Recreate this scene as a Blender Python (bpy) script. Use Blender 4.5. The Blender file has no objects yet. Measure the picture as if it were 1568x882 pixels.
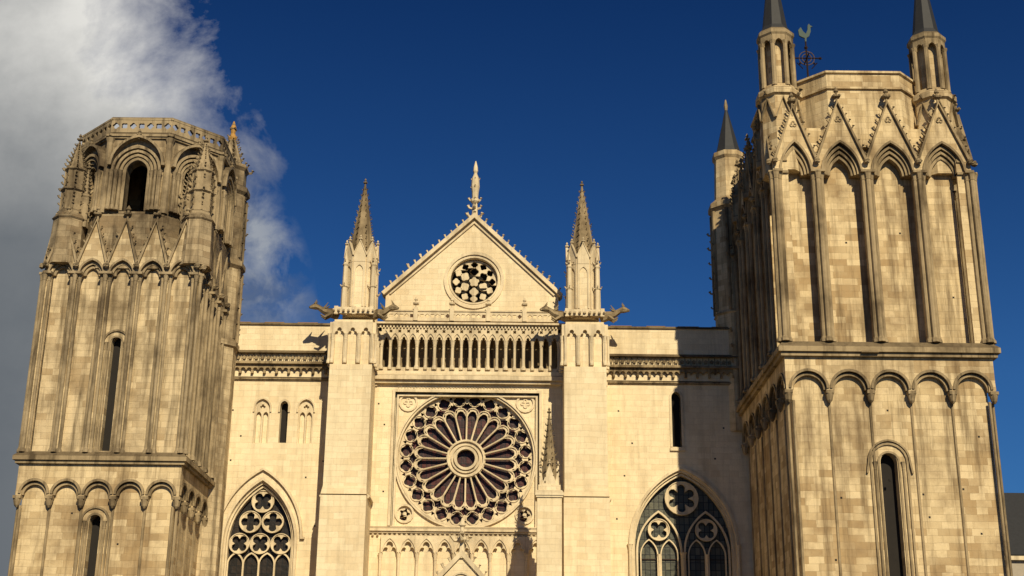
import bpy, math, random
from math import sin, cos, pi, radians, sqrt, atan2
from mathutils import Vector, Matrix
from mathutils.geometry import tessellate_polygon
random.seed(7)
S = bpy.context.scene
S.view_settings.view_transform = 'Standard'; S.view_settings.look = 'None'; S.view_settings.exposure = 0

# ------------------------------------------------------------------ materials
def nn(nt, t, **k):
    n = nt.nodes.new(t)
    for a, b in k.items(): setattr(n, a, b)
    return n
def math_n(nt, op, a, b=None, clamp=False):
    n = nn(nt, 'ShaderNodeMath', operation=op); n.use_clamp = clamp
    for i, x in enumerate((a, b)):
        if x is None: continue
        if isinstance(x, (int, float)): n.inputs[i].default_value = x
        else: nt.links.new(x, n.inputs[i])
    return n.outputs[0]
def mixc(nt, fac, a, b, mode='MIX'):
    n = nn(nt, 'ShaderNodeMix', data_type='RGBA', blend_type=mode)
    for s, x in ((n.inputs[0], fac), (n.inputs[6], a), (n.inputs[7], b)):
        if isinstance(x, (int, float)): s.default_value = x
        elif isinstance(x, tuple): s.default_value = (*x, 1)
        else: nt.links.new(x, s)
    return n.outputs[2]
def noise(nt, vec, scale, detail=4, rough=.6, dist=0):
    n = nn(nt, 'ShaderNodeTexNoise'); n.inputs['Scale'].default_value = scale
    n.inputs['Detail'].default_value = detail; n.inputs['Roughness'].default_value = rough
    n.inputs['Distortion'].default_value = dist
    nt.links.new(vec, n.inputs['Vector']); return n.outputs['Fac']
def ramp(nt, x, p0, p1, c0=0., c1=1.):
    n = nn(nt, 'ShaderNodeMapRange'); n.inputs[1].default_value = p0; n.inputs[2].default_value = p1
    n.inputs[3].default_value = c0; n.inputs[4].default_value = c1
    nt.links.new(x, n.inputs[0]); return n.outputs[0]

def stone(name, c1, c2, grime, g_amt, mortar=(.2, .165, .12), bw=.78, rh=.36, joints=True, warm=(.5, .33, .17), gscale=.35, w_amt=.5, top=.5):
    m = bpy.data.materials.new(name); m.use_nodes = True; nt = m.node_tree
    bs = nt.nodes['Principled BSDF']; bs.inputs['Roughness'].default_value = .92
    if 'Specular IOR Level' in bs.inputs: bs.inputs['Specular IOR Level'].default_value = .12
    g = nn(nt, 'ShaderNodeNewGeometry')
    sp = nn(nt, 'ShaderNodeSeparateXYZ'); nt.links.new(g.outputs['Position'], sp.inputs[0])
    sn = nn(nt, 'ShaderNodeSeparateXYZ'); nt.links.new(g.outputs['True Normal'], sn.inputs[0])
    u = math_n(nt, 'SUBTRACT', math_n(nt, 'MULTIPLY', sn.outputs[0], sp.outputs[1]), math_n(nt, 'MULTIPLY', sn.outputs[1], sp.outputs[0]))
    pos = g.outputs['Position']
    wob = noise(nt, pos, .8, 2); wob2 = noise(nt, pos, 5, 3)
    cv = nn(nt, 'ShaderNodeCombineXYZ')
    nt.links.new(math_n(nt, 'ADD', u, math_n(nt, 'MULTIPLY', wob2, .06)), cv.inputs[0])
    nt.links.new(math_n(nt, 'ADD', sp.outputs[2], math_n(nt, 'ADD', math_n(nt, 'MULTIPLY', wob, .12), math_n(nt, 'MULTIPLY', wob2, .03))), cv.inputs[1])
    big = noise(nt, pos, gscale, 6, .65)
    med = noise(nt, pos, 2.3, 5, .7)
    fine = noise(nt, pos, 14, 4, .7)
    mp = nn(nt, 'ShaderNodeMapping'); mp.inputs['Scale'].default_value = (1.6, 1.6, .13)
    nt.links.new(pos, mp.inputs[0]); streak = noise(nt, mp.outputs[0], 1.1, 5, .7)
    if joints:
        b = nn(nt, 'ShaderNodeTexBrick'); nt.links.new(cv.outputs[0], b.inputs['Vector'])
        b.offset = .37; b.squash = .72; b.squash_frequency = 3
        b.inputs['Scale'].default_value = 1; b.inputs['Brick Width'].default_value = bw; b.inputs['Row Height'].default_value = rh
        b.inputs['Mortar Size'].default_value = .008; b.inputs['Mortar Smooth'].default_value = .6
        b.inputs['Color1'].default_value = (*c1, 1); b.inputs['Color2'].default_value = (*c2, 1)
        nt.links.new(mixc(nt, ramp(nt, med, .3, .7), mortar, tuple(.25 * x + .75 * y for x, y in zip(mortar, c2))), b.inputs['Mortar'])
        base = b.outputs['Color']; bf = b.outputs['Fac']
        b2 = nn(nt, 'ShaderNodeTexBrick'); nt.links.new(cv.outputs[0], b2.inputs['Vector'])
        b2.offset = .37; b2.squash = .72; b2.squash_frequency = 3
        b2.inputs['Scale'].default_value = 1; b2.inputs['Brick Width'].default_value = bw; b2.inputs['Row Height'].default_value = rh
        b2.inputs['Mortar Size'].default_value = 0
        b2.inputs['Color1'].default_value = (0, 0, 0, 1); b2.inputs['Color2'].default_value = (1, 1, 1, 1)
        rb = nn(nt, 'ShaderNodeRGBToBW'); nt.links.new(b2.outputs['Color'], rb.inputs[0])
        zone = noise(nt, pos, .22, 4, .6)
        sel = math_n(nt, 'ADD', rb.outputs[0], math_n(nt, 'MULTIPLY', math_n(nt, 'SUBTRACT', zone, .5), 3.2))
        base = mixc(nt, math_n(nt, 'MULTIPLY', ramp(nt, sel, .5, 1.15), w_amt), base, warm)
    else:
        base = mixc(nt, med, c1, c2); bf = None
    base = mixc(nt, ramp(nt, med, .45, .78, 0, .4), base, tuple(x * .62 for x in c1))
    base = mixc(nt, math_n(nt, 'MULTIPLY', ramp(nt, big, .46, .66), g_amt), base, grime)
    base = mixc(nt, math_n(nt, 'MULTIPLY', ramp(nt, streak, .48, .66), g_amt), base, tuple(x * .6 for x in grime))
    base = mixc(nt, math_n(nt, 'MULTIPLY', ramp(nt, sn.outputs[2], .25, .8), top), base, tuple(x * .55 for x in grime))
    base = mixc(nt, ramp(nt, fine, .4, .8, 0, .2), base, tuple(x * .5 for x in c2))
    nt.links.new(base, bs.inputs['Base Color'])
    h = math_n(nt, 'ADD', math_n(nt, 'MULTIPLY', fine, .4), math_n(nt, 'MULTIPLY', med, .5))
    if bf is not None: h = math_n(nt, 'SUBTRACT', h, math_n(nt, 'MULTIPLY', bf, .35))
    bp = nn(nt, 'ShaderNodeBump'); bp.inputs['Strength'].default_value = .6; bp.inputs['Distance'].default_value = .04
    nt.links.new(h, bp.inputs['Height']); nt.links.new(bp.outputs[0], bs.inputs['Normal'])
    return m

def plain(name, c, rough=.6, metal=0, var=.3, sc=3):
    m = bpy.data.materials.new(name); m.use_nodes = True; nt = m.node_tree
    bs = nt.nodes['Principled BSDF']; bs.inputs['Roughness'].default_value = rough; bs.inputs['Metallic'].default_value = metal
    g = nn(nt, 'ShaderNodeNewGeometry'); n = noise(nt, g.outputs['Position'], sc, 5, .7)
    nt.links.new(mixc(nt, ramp(nt, n, .3, .75), c, tuple(x * (1 - var) for x in c)), bs.inputs['Base Color'])
    return m

def glass(name, c, c2, lead=(.012, .012, .012)):
    m = bpy.data.materials.new(name); m.use_nodes = True; nt = m.node_tree
    bs = nt.nodes['Principled BSDF']; bs.inputs['Roughness'].default_value = .4
    if 'Specular IOR Level' in bs.inputs: bs.inputs['Specular IOR Level'].default_value = .25
    g = nn(nt, 'ShaderNodeNewGeometry')
    sp = nn(nt, 'ShaderNodeSeparateXYZ'); nt.links.new(g.outputs['Position'], sp.inputs[0])
    cv = nn(nt, 'ShaderNodeCombineXYZ'); nt.links.new(sp.outputs[0], cv.inputs[0]); nt.links.new(sp.outputs[2], cv.inputs[1])
    b = nn(nt, 'ShaderNodeTexBrick', offset=0); nt.links.new(cv.outputs[0], b.inputs['Vector'])
    b.inputs['Scale'].default_value = 1; b.inputs['Brick Width'].default_value = .3; b.inputs['Row Height'].default_value = .45
    b.inputs['Mortar Size'].default_value = .022
    b.inputs['Color1'].default_value = (*c, 1); b.inputs['Color2'].default_value = (*c2, 1); b.inputs['Mortar'].default_value = (*lead, 1)
    nt.links.new(b.outputs['Color'], bs.inputs['Base Color'])
    n = noise(nt, g.outputs['Position'], 3, 2)
    bp = nn(nt, 'ShaderNodeBump'); bp.inputs['Strength'].default_value = .5; bp.inputs['Distance'].default_value = .05
    nt.links.new(n, bp.inputs['Height']); nt.links.new(bp.outputs[0], bs.inputs['Normal'])
    return m

MAT = {
 'cream': stone('cream_limestone', (.86, .72, .48), (.80, .66, .43), (.50, .365, .21), .28, mortar=(.68, .54, .34), warm=(.70, .53, .31), w_amt=.35, top=.35),
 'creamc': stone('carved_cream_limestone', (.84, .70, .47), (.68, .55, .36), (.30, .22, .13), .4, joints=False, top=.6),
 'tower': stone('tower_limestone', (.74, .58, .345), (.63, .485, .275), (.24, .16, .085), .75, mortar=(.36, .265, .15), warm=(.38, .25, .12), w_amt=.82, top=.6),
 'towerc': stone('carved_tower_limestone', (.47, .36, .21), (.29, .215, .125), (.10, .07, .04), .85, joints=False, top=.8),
 'ltower': stone('weathered_limestone', (.68, .54, .335), (.56, .44, .27), (.18, .128, .072), .82, mortar=(.30, .225, .135), warm=(.36, .245, .125), w_amt=.65, top=.7),
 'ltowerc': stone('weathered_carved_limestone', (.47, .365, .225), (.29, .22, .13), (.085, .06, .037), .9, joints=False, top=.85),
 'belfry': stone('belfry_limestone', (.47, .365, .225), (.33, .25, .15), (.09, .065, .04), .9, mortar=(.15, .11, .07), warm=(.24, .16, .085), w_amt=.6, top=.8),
 'slate': plain('slate', (.022, .022, .024), .7, 0, .4, 4),
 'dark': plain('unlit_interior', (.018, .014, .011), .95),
 'glass': glass('leaded_glass', (.016, .014, .012), (.035, .026, .02)),
 'rose': glass('rose_stained_glass', (.085, .024, .02), (.035, .02, .02)),
 'glassb': glass('leaded_glass_painted_reflection', (.13, .125, .085), (.05, .053, .042)),  # glass colour lightened to paint in the bright sun reflection on the panes
 'iron': plain('wrought_iron', (.035, .018, .012), .6, .6),
 'copper': plain('green_copper', (.015, .04, .032), .6, .3),
 'lichen': plain('orange_lichen_stone', (.45, .24, .06), .9),
 'wood': plain('oak_door', (.10, .05, .025), .7),
 'render': plain('house_render', (.40, .34, .26), .9, 0, .2),
}
# ------------------------------------------------------------------ mesh builder
class MB:
    def __init__(s): s.v = []; s.f = []
    def add(s, vs, fs):
        o = len(s.v); s.v += [tuple(p) for p in vs]; s.f += [tuple(o + i for i in f) for f in fs]
PARTS = {}
def B(part, mat): return PARTS.setdefault((part, mat), MB())

def frame(ox, oy, ux, uy, nx, ny): return (ox, oy, ux, uy, nx, ny)
def pt(F, u, w, z): return (F[0] + u * F[2] + w * F[4], F[1] + u * F[3] + w * F[5], z)
BOXF = [(0, 1, 2, 3), (7, 6, 5, 4), (0, 4, 5, 1), (1, 5, 6, 2), (2, 6, 7, 3), (3, 7, 4, 0)]
def box(m, F, u0, u1, w0, w1, z0, z1, top=None):
    """box; top = (du, dw) inset of the upper face (front and sides only)"""
    a, b = top or (0, 0)
    m.add([pt(F, u0, w0, z0), pt(F, u1, w0, z0), pt(F, u1, w1, z0), pt(F, u0, w1, z0),
           pt(F, u0 + a, w0, z1), pt(F, u1 - a, w0, z1), pt(F, u1 - a, w1 - b, z1), pt(F, u0 + a, w1 - b, z1)], BOXF)
def plate(m, F, outer, holes, w0, w1):
    polys = [outer] + holes
    flat = [p for q in polys for p in q]
    tris = tessellate_polygon([[Vector((p[0], p[1], 0)) for p in q] for q in polys])
    n = len(flat)
    vs = [pt(F, p[0], w1, p[1]) for p in flat] + [pt(F, p[0], w0, p[1]) for p in flat]
    fs = [tuple(t) for t in tris] + [tuple(i + n for i in reversed(t)) for t in tris]
    o = 0
    for q in polys:
        k = len(q)
        for i in range(k):
            j = (i + 1) % k; fs.append((o + i, o + j, o + j + n, o + i + n))
        o += k
    m.add(vs, fs)
def strip(m, F, pts, t, w0, w1, closed=False):
    """moulding following a path in the wall plane; t = in-plane thickness to the left of travel"""
    n = len(pts); off = []
    for i in range(n):
        a = pts[(i - 1) % n] if (closed or i > 0) else pts[i]
        c = pts[(i + 1) % n] if (closed or i < n - 1) else pts[i]
        b = pts[i]
        def nr(p, q):
            dx, dz = q[0] - p[0], q[1] - p[1]; l = math.hypot(dx, dz) or 1
            return (-dz / l, dx / l)
        n1 = nr(a, b) if a != b else nr(b, c); n2 = nr(b, c) if b != c else nr(a, b)
        sx, sz = n1[0] + n2[0], n1[1] + n2[1]; d = (sx * sx + sz * sz) / 2 or 1
        d = max(d, .6)
        off.append((b[0] + sx / d * t, b[1] + sz / d * t))
    vs = []
    for p, q in zip(pts, off):
        vs += [pt(F, p[0], w0, p[1]), pt(F, p[0], w1, p[1]), pt(F, q[0], w1, q[1]), pt(F, q[0], w0, q[1])]
    fs = []
    for i in range(n if closed else n - 1):
        j = (i + 1) % n
        for k in range(4): fs.append((4 * i + k, 4 * i + (k + 1) % 4, 4 * j + (k + 1) % 4, 4 * j + k))
    if not closed: fs += [(0, 1, 2, 3), (4 * n - 1, 4 * n - 2, 4 * n - 3, 4 * n - 4)]
    m.add(vs, fs)
def lathe(m, x, y, prof, n=8, rot=0):
    vs = []; fs = []
    for r, z in prof:
        for i in range(n):
            a = rot + 2 * pi * i / n; vs.append((x + r * cos(a), y + r * sin(a), z))
    for k in range(len(prof) - 1):
        for i in range(n):
            j = (i + 1) % n; fs.append((k * n + i, k * n + j, (k + 1) * n + j, (k + 1) * n + i))
    fs.append(tuple(range(n))[::-1]); fs.append(tuple((len(prof) - 1) * n + i for i in range(n)))
    m.add(vs, fs)
def flathe(m, F, u, w, prof, n=8, rot=0):
    p = pt(F, u, w, 0); lathe(m, p[0], p[1], prof, n, rot)
def tube(m, path, radii, n=6):
    vs = []; fs = []; L = len(path)
    for i, p in enumerate(path):
        p = Vector(p); d = (Vector(path[min(i + 1, L - 1)]) - Vector(path[max(i - 1, 0)])).normalized()
        up = Vector((0, 0, 1)) if abs(d.z) < .9 else Vector((1, 0, 0))
        a = d.cross(up).normalized(); b = d.cross(a)
        for k in range(n):
            t = 2 * pi * k / n; vs.append(p + (a * cos(t) + b * sin(t)) * radii[i])
    for i in range(L - 1):
        for k in range(n):
            j = (k + 1) % n; fs.append((i * n + k, i * n + j, (i + 1) * n + j, (i + 1) * n + k))
    fs.append(tuple(range(n))); fs.append(tuple((L - 1) * n + k for k in range(n)))
    m.add(vs, fs)
def blob(m, x, y, z, r, sx=1, sy=1, sz=1):
    vs = []; fs = []; n = 6
    for k, (rr, h) in enumerate(((.0, -1), (.8, -.5), (1, .1), (.6, .75), (0, 1))):
        for i in range(n):
            a = 2 * pi * i / n + k * .4; q = r * rr * random.uniform(.8, 1.15)
            vs.append((x + q * cos(a) * sx, y + q * sin(a) * sy, z + r * h * sz))
    for k in range(4):
        for i in range(n):
            j = (i + 1) % n; fs.append((k * n + i, k * n + j, (k + 1) * n + j, (k + 1) * n + i))
    m.add(vs, fs)
def crocket(m, p, out, s):
    """hooked leaf: p base point, out = outward unit direction (3-D)"""
    if random.random() < .04: return
    s *= random.uniform(.75, 1.25)
    p = Vector(p); o = Vector(out).normalized(); up = Vector((0, 0, 1))
    q = [p - o * .3 * s, p + o * .7 * s + up * .15 * s, p + o * 1.05 * s + up * .7 * s, p + o * .75 * s + up * 1.05 * s]
    tube(m, q, [.32 * s, .3 * s, .42 * s, .12 * s], 5)
def finial(m, x, y, z, s):
    lathe(m, x, y, [(.10 * s, z - .1 * s), (.10 * s, z + .35 * s), (.34 * s, z + .5 * s), (.38 * s, z + .62 * s), (.12 * s, z + .75 * s), (.12 * s, z + .95 * s), (.24 * s, z + 1.08 * s), (.2 * s, z + 1.2 * s), (.03 * s, z + 1.5 * s)], 8)
    for i in range(4):
        a = pi / 4 + i * pi / 2; blob(m, x + .32 * s * cos(a), y + .32 * s * sin(a), z + .6 * s, .17 * s)
def spire(m, x, y, z0, z1, r, n=8, ncr=8, cs=.14, edges=None, rot=None):
    rot = pi / 8 if rot is None else rot
    lathe(m, x, y, [(r, z0), (.05, z1)], n, rot)
    for e in range(edges or n):
        a = rot + 2 * pi * e / (edges or n)
        for k in range(ncr):
            t = (k + .6) / (ncr + .6); rr = r * (1 - t) + .05 * t
            crocket(m, (x + rr * cos(a), y + rr * sin(a), z0 + (z1 - z0) * t), (cos(a), sin(a), .2), cs * (1 - .45 * t))
    finial(m, x, y, z1 - .1, cs * 2.6)
def arch(u0, u1, zs, h, n=8):
    a = (u1 - u0) / 2; R = (a * a + h * h) / (2 * a)
    c1 = u0 + R; th = atan2(h, c1 - (u0 + a)) if R != a else pi / 2
    L = [(c1 - R * cos(th * i / n), zs + R * sin(th * i / n)) for i in range(n + 1)]
    mid = u0 + a
    return L + [(2 * mid - p[0], p[1]) for p in reversed(L[:-1])]
def circ(cu, cz, r, n=24, rot=0): return [(cu + r * cos(rot + 2 * pi * i / n), cz + r * sin(rot + 2 * pi * i / n)) for i in range(n)]
def foil(cu, cz, r, k=4, rot=0, n=6, cusp=.55):
    N = k * n; L = []
    for i in range(N):
        t = 2 * pi * i / N
        rr = r * (cusp + (1 - cusp) * abs(cos(k * t / 2)) ** .6)
        L.append((cu + rr * cos(t + rot), cz + rr * sin(t + rot)))
    return L
def archhole(u0, u1, z0, zs, h, n=6): return [(u0, z0)] + arch(u0, u1, zs, h, n) + [(u1, z0)]
def trefhead(u0, u1, z0, zs, n=5):
    """lancet with trefoiled head"""
    c = (u0 + u1) / 2; a = (u1 - u0) / 2; L = [(u0, z0), (u0, zs)]
    L += [(u0 + a * .45 - a * .45 * cos(t), zs + a * .75 * sin(t)) for t in [pi * i / 6 for i in range(1, 5)]]
    L += [(c - a * .5 * cos(t), zs + a * .95 + a * .62 * sin(t)) for t in [pi * i / 6 for i in range(0, 7)]]
    L += [(u1 - a * .45 + a * .45 * cos(t), zs + a * .75 * sin(t)) for t in [pi * i / 6 for i in range(4, 0, -1)]]
    return L + [(u1, zs), (u1, z0)]

# ------------------------------------------------------------------ composite pieces
def shaft(m, F, u, w, r, z0, z1, n=8):
    flathe(m, F, u, w, [(r * 1.7, z0), (r * 1.7, z0 + .12), (r * 1.25, z0 + .22), (r, z0 + .3), (r, z1 - .42), (r * 1.2, z1 - .38), (r * 1.05, z1 - .34), (r * 1.5, z1 - .08), (r * 1.8, z1)], n)
def corbel(m, F, u, z, s=1.0):
    box(m, F, u - .2 * s, u + .2 * s, -.3, .1, z - .16 * s, z)
    flathe(m, F, u, -.1, [(.05, z - .62 * s), (.14 * s, z - .5 * s), (.19 * s, z - .3 * s), (.22 * s, z - .16 * s)], 7)
def string(m, F, u0, u1, z, h, p, wb=-.3):
    """string course: drip slope, roll and fillet"""
    box(m, F, u0 - p, u1 + p, wb, p, z, z + h * .45)
    box(m, F, u0 - p * .6, u1 + p * .6, wb, p * .6, z - h * .35, z)
    box(m, F, u0 - p, u1 + p, wb, p, z + h * .45, z + h, top=(p * .9, p * .9))
def corbel_arcade(mw, mc, F, us, zc, zt, round_h=1.0, d=.32, sh=None, crn=(0, 0)):
    poly = [(us[0] - crn[0], zt), (us[0] - crn[0], zc)]
    g = .15
    for a, b in zip(us[:-1], us[1:]):
        w = (b - a) / 2 - g
        poly += [(a + g, zc)] + arch(a + g, b - g, zc + .12, w * round_h, 8) + [(b - g, zc)]
    poly += [(us[-1] + crn[1], zc), (us[-1] + crn[1], zt)]
    plate(mw, F, poly, [], -d, 0)
    for a, b in zip(us[:-1], us[1:]):
        w = (b - a) / 2 - g
        strip(mc, F, arch(a + g, b - g, zc + .12, w * round_h, 8), .13, -d + .01, .07)
        strip(mc, F, arch(a + g + .13, b - g - .13, zc + .06, (w - .13) * round_h, 8), .14, -d + .02, -.1)
    for u in us:
        corbel(mc, F, u, zc + .02)
        if sh is not None: flathe(mc, F, u, -d, [(.08, sh), (.08, zc - .5)], 6)
def gab_stage(mw, mc, F, us, zb, zs, rise, zv, zp, d=.6, sw=.24, r=.1, orders=3, cro=6, flat=False, seg=9):
    """tall blind bays between clustered shafts, stepped pointed arches, steep crocketed gablets on top"""
    poly = [(us[0], zs)]
    for a, b in zip(us[:-1], us[1:]):
        poly += [(a + sw, zs)] + arch(a + sw, b - sw, zs + .01, rise, seg) + [(b - sw, zs)]
    poly += [(us[-1], zs), (us[-1], zv)]
    for a, b in reversed(list(zip(us[:-1], us[1:]))):
        k = min(1, .4 + .6 * (b - a) / 2.7) if not flat else 1
        poly += [((a + b) / 2, zv + (zp - zv) * k), (a, zv)]
    plate(mw, F, poly, [], -d, 0)
    for a, b in zip(us[:-1], us[1:]):
        ra, rb = a + sw, b - sw
        strip(mc, F, arch(ra, rb, zs, rise, seg), .12, -d + .01, .09)
        for k in range(orders):
            o = .15 * (k + 1); ww = (rb - ra) / 2
            if ww - o < .2: break
            strip(mc, F, arch(ra + o, rb - o, zs, rise * (ww - o) / ww, seg), .145, -d - .02, -.12 * (k + 1))
        c = (a + b) / 2; k = min(1, .4 + .6 * (b - a) / 2.7) if not flat else 1; zpk = zv + (zp - zv) * k
        zl = zv - .1
        strip(mc, F, [(a + .05, zl), (c, zpk), (b - .05, zl)], .15, -d + .03, .16)
        for t in [(i + .7) / cro for i in range(cro - 1)]:
            for sg, e in ((-1, a), (1, b)):
                u = e + (c - e) * t; z = zl + (zpk - zl) * t + .16
                P = pt(F, u, .02, z); D = (F[2] * sg, F[3] * sg, .35)
                crocket(mc, P, D, .15)
        P = pt(F, c, 0, 0); finial(mc, P[0], P[1], zpk + .1, .6)
        if (b - a) > 2: strip(mc, F, foil(c, zpk - .95, .2, 3, pi / 2), .05, .0, .05, True)
    for i, u in enumerate(us):
        for du, w, q in ((0, .1, r * 1.15), (-.22, -.05, r), (.22, -.05, r)):
            if (i == 0 and du < 0) or (i == len(us) - 1 and du > 0): continue
            shaft(mc, F, u + du, w, q, zb, zs)
        a0 = -.2 if i > 0 else 0; b0 = .2 if i < len(us) - 1 else 0
        box(mw, F, u + a0 + (.013 if i == 0 else 0), u + b0 - (.013 if i == len(us) - 1 else 0), -d, -.06, zb, zs)
        box(mc, F, u + (a0 * 1.9 or -.1), u + (b0 * 1.9 or .1), -d, .28, zs - .02, zs + .12)
        P = pt(F, u, .2, zv - .1); blob(mc, P[0], P[1], P[2], .2)
def slit(mw, mc, md, F, u, z0, zs, hw, d, deep=.5, fr=.35):
    strip(mc, F, [(u - hw - .02, z0)] + arch(u - hw - .02, u + hw + .02, zs, hw, 6) + [(u + hw + .02, z0)], .1, -d - .1, -d + .05)
    strip(mc, F, [(u - hw - fr, z0)] + arch(u - hw - fr, u + hw + fr, zs, hw + fr, 6) + [(u + hw + fr, z0)], .1, -d - .1, -d + .09)
    shaft(mc, F, u - hw - fr * .62, -d + .04, .07, z0, zs)
    shaft(mc, F, u + hw + fr * .62, -d + .04, .07, z0, zs)
def holes_putlog(F, pts, w, part):
    m = B(part, 'dark')
    for u, z in pts: box(m, F, u - .05, u + .05, w - .1, w + .004, z - .05, z + .05)

XC = -2.6
FF = frame(0, 0, 1, 0, 0, -1)
# ================================================================== CENTRAL FACADE
def central():
    mw, mc = B('central_facade_wall', 'cream'), B('central_facade_carving', 'creamc')
    mg = B('rose_window_glass', 'rose')
    L, R = -8.5, 3.3
    q0, q1, qz0, qz1 = -7.1, 1.75, 14.05, 22.25
    rc = (-2.7, 18.25); RR = 4.22
    plate(mw, FF, [(L, 0), (R, 0), (R, 23.0), (L, 23.0)], [[(q0, qz0), (q1, qz0), (q1, qz1), (q0, qz1)], archhole(XC - 1.6, XC + 1.6, .3, 4.5, 2.2)], -1.0, 0)
    box(B('portal_door', 'wood'), FF, XC - 1.7, XC + 1.7, -1.2, -.8, 0, 7)
    strip(mc, FF, [(q0, qz0), (q0, qz1), (q1, qz1), (q1, qz0)], .16, -.4, .1)
    strip(mc, FF, [(q0 + .22, qz0), (q0 + .22, qz1 - .22), (q1 - .22, qz1 - .22), (q1 - .22, qz0)], .12, -.4, -.1)
    for i in range(46):
        t = (i + .5) / 46; blob(mc, q0 + .1 + t * (q1 - q0 - .2), .02, qz1 + .3, .085)
    corner = []
    for sx in (-1, 1):
        for sz in (-1, 1):
            corner.append((rc[0] + sx * 3.6, rc[1] + sz * 3.42, sx, sz))
    hs = [circ(rc[0], rc[1], RR, 72)]
    for cu, cz, sx, sz in corner[:]:
        if sz < 0: hs.append(circ(cu, cz, .42, 16))
    plate(mw, FF, [(q0, qz0), (q1, qz0), (q1, qz1), (q0, qz1)], hs, -.7, -.3)
    for cu, cz, sx, sz in corner:
        strip(mc, FF, circ(cu, cz, .46, 16), -.12, -.31, -.2, True)
        if sz < 0:
            plate(mc, FF, circ(cu, cz, .43, 16), [foil(cu + .2 * cos(a), cz + .2 * sin(a), .13, 3, a, 4) for a in [2 * pi * k / 5 for k in range(5)]], -.55, -.38)
            box(mg, FF, cu - .5, cu + .5, -.9, -.62, cz - .5, cz + .5)
        else: strip(mc, FF, foil(cu, cz, .3, 4), .07, -.31, -.24, True)
    for r, t, a in ((RR + .02, -.10, -.12), (RR - .10, -.10, -.22)):
        strip(mc, FF, circ(rc[0], rc[1], r, 72), t, -.6, a, True)
    # tracery: spokes, paired head arcs, ring of trefoils and quatrefoils
    hs = [circ(rc[0], rc[1], .55, 20)]
    N = 24
    for i in range(N):
        a = 2 * pi * (i + .5) / N
        def pol(r, t): return (rc[0] + r * cos(a + t), rc[1] + r * sin(a + t))
        def hwid(r): return (pi / N * r - .045)
        h = []
        rs = [1.2, 1.7, 2.2, 2.62]
        for r in rs: h.append(pol(r, -hwid(r) / r * .97))
        w = hwid(2.62)
        for t in [-.42, -.2, 0, .2, .42]:
            tt = t * pi * .9; h.append(pol(2.66 + .33 * cos(tt), w * .93 * sin(tt) / 2.9))
        for r in reversed(rs): h.append(pol(r, hwid(r) / r * .97))
        hs.append(h)
        a2 = 2 * pi * i / N
        cu, cz = rc[0] + 3.2 * cos(a2), rc[1] + 3.2 * sin(a2)
        hs.append(foil(cu, cz, .345, 3, a2 + pi, 6, .6))
        cu, cz = rc[0] + 3.66 * cos(a), rc[1] + 3.66 * sin(a)
        hs.append(foil(cu, cz, .36, 4, a, 5, .62))
        cu, cz = rc[0] + 3.86 * cos(a2), rc[1] + 3.86 * sin(a2)
        hs.append([(cu + .15 * cos(a2 + k * 2 * pi / 3), cz + .15 * sin(a2 + k * 2 * pi / 3)) for k in range(3)])
    mt = B('rose_window_tracery', 'creamc')
    plate(mt, FF, circ(rc[0], rc[1], RR - .05, 72), hs, -.66, -.54)
    for i in range(N):
        a = 2 * pi * i / N
        p = [pt(FF, rc[0] + r * cos(a), -.52, rc[1] + r * sin(a)) for r in (1.1, 1.25, 2.75, 2.9)]
        tube(mt, p, [.085, .05, .05, .09], 6)
        am = a + pi / N
        q = []
        for k in range(9):
            tt = -pi / 2 + pi * k / 8
            r = 2.82 + .34 * cos(tt); an = am + (pi / N) * sin(tt) * .97
            q.append(pt(FF, rc[0] + r * cos(an), -.5, rc[1] + r * sin(an)))
        tube(mt, q, [.04] * 9, 5)
        strip(mt, FF, circ(rc[0] + 3.66 * cos(am), rc[1] + 3.66 * sin(am), .39, 14), -.03, -.6, -.48, True)
    for r, t, z in ((.56, -.16, -.36), (.8, -.1, -.42), (1.05, -.1, -.39)):
        strip(mt, FF, circ(rc[0], rc[1], r, 32), t, -.6, z, True)
    box(mg, FF, q0, q1, -1.3, -.86, qz0, qz1)
    # string + arcade below rose
    string(mc, FF, L + .2, R - .2, 13.72, .3, .28)
    for i in range(40): blob(mc, L + .4 + i * .285, -.12, 13.5, .09)
    us = [q0 - .5 + i * 1.08 for i in range(10)]
    poly = [(us[0], 13.45), (us[0], 12.4)]
    for a, b in zip(us[:-1], us[1:]):
        poly += trefhead(a + .13, b - .13, 12.4, 12.45)
    poly += [(us[-1], 12.4), (us[-1], 13.45)]
    plate(mc, FF, poly, [], .01, .26)
    for u in us:
        shaft(mc, FF, u, .15, .085, 8.0, 12.42)
    for a, b in zip(us[:-1], us[1:]):
        strip(mc, FF, arch(a + .1, b - .1, 12.45, .82, 6), .06, .2, .33)
    # ledge under the gallery
    string(mc, FF, L, R, 22.95, .55, .5)
    box(mw, FF, L, R, -1.9, .4, 23.0, 23.5)
    # gallery arcade
    g0, g1 = -8.05, 2.95; nb = 20; st = (g1 - g0) / nb
    hs = []
    for i in range(nb):
        a = g0 + i * st
        hs.append(trefhead(a + .085, a + st - .085, 23.75, 25.42))
        if i < nb - 1: hs.append(foil(a + st, 26.08, .12, 4, pi / 4, 4))
    plate(mc, FF, [(g0 - .3, 23.5), (g1 + .3, 23.5), (g1 + .3, 26.35), (g0 - .3, 26.35)], hs, .1, .3)
    for i in range(nb + 1):
        shaft(mc, FF, g0 + i * st, .33, .075 if i % 2 else .1, 23.6, 25.45)
    for i in range(nb):
        strip(mc, FF, arch(g0 + i * st + .04, g0 + i * st + st - .04, 25.42, .5, 6), .05, .25, .37)
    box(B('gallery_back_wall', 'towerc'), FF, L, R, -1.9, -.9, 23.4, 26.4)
    box(mw, FF, L, R, -1.9, .25, 26.352, 26.5)
    string(mc, FF, L + .1, R - .1, 26.5, .26, .55)
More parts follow.
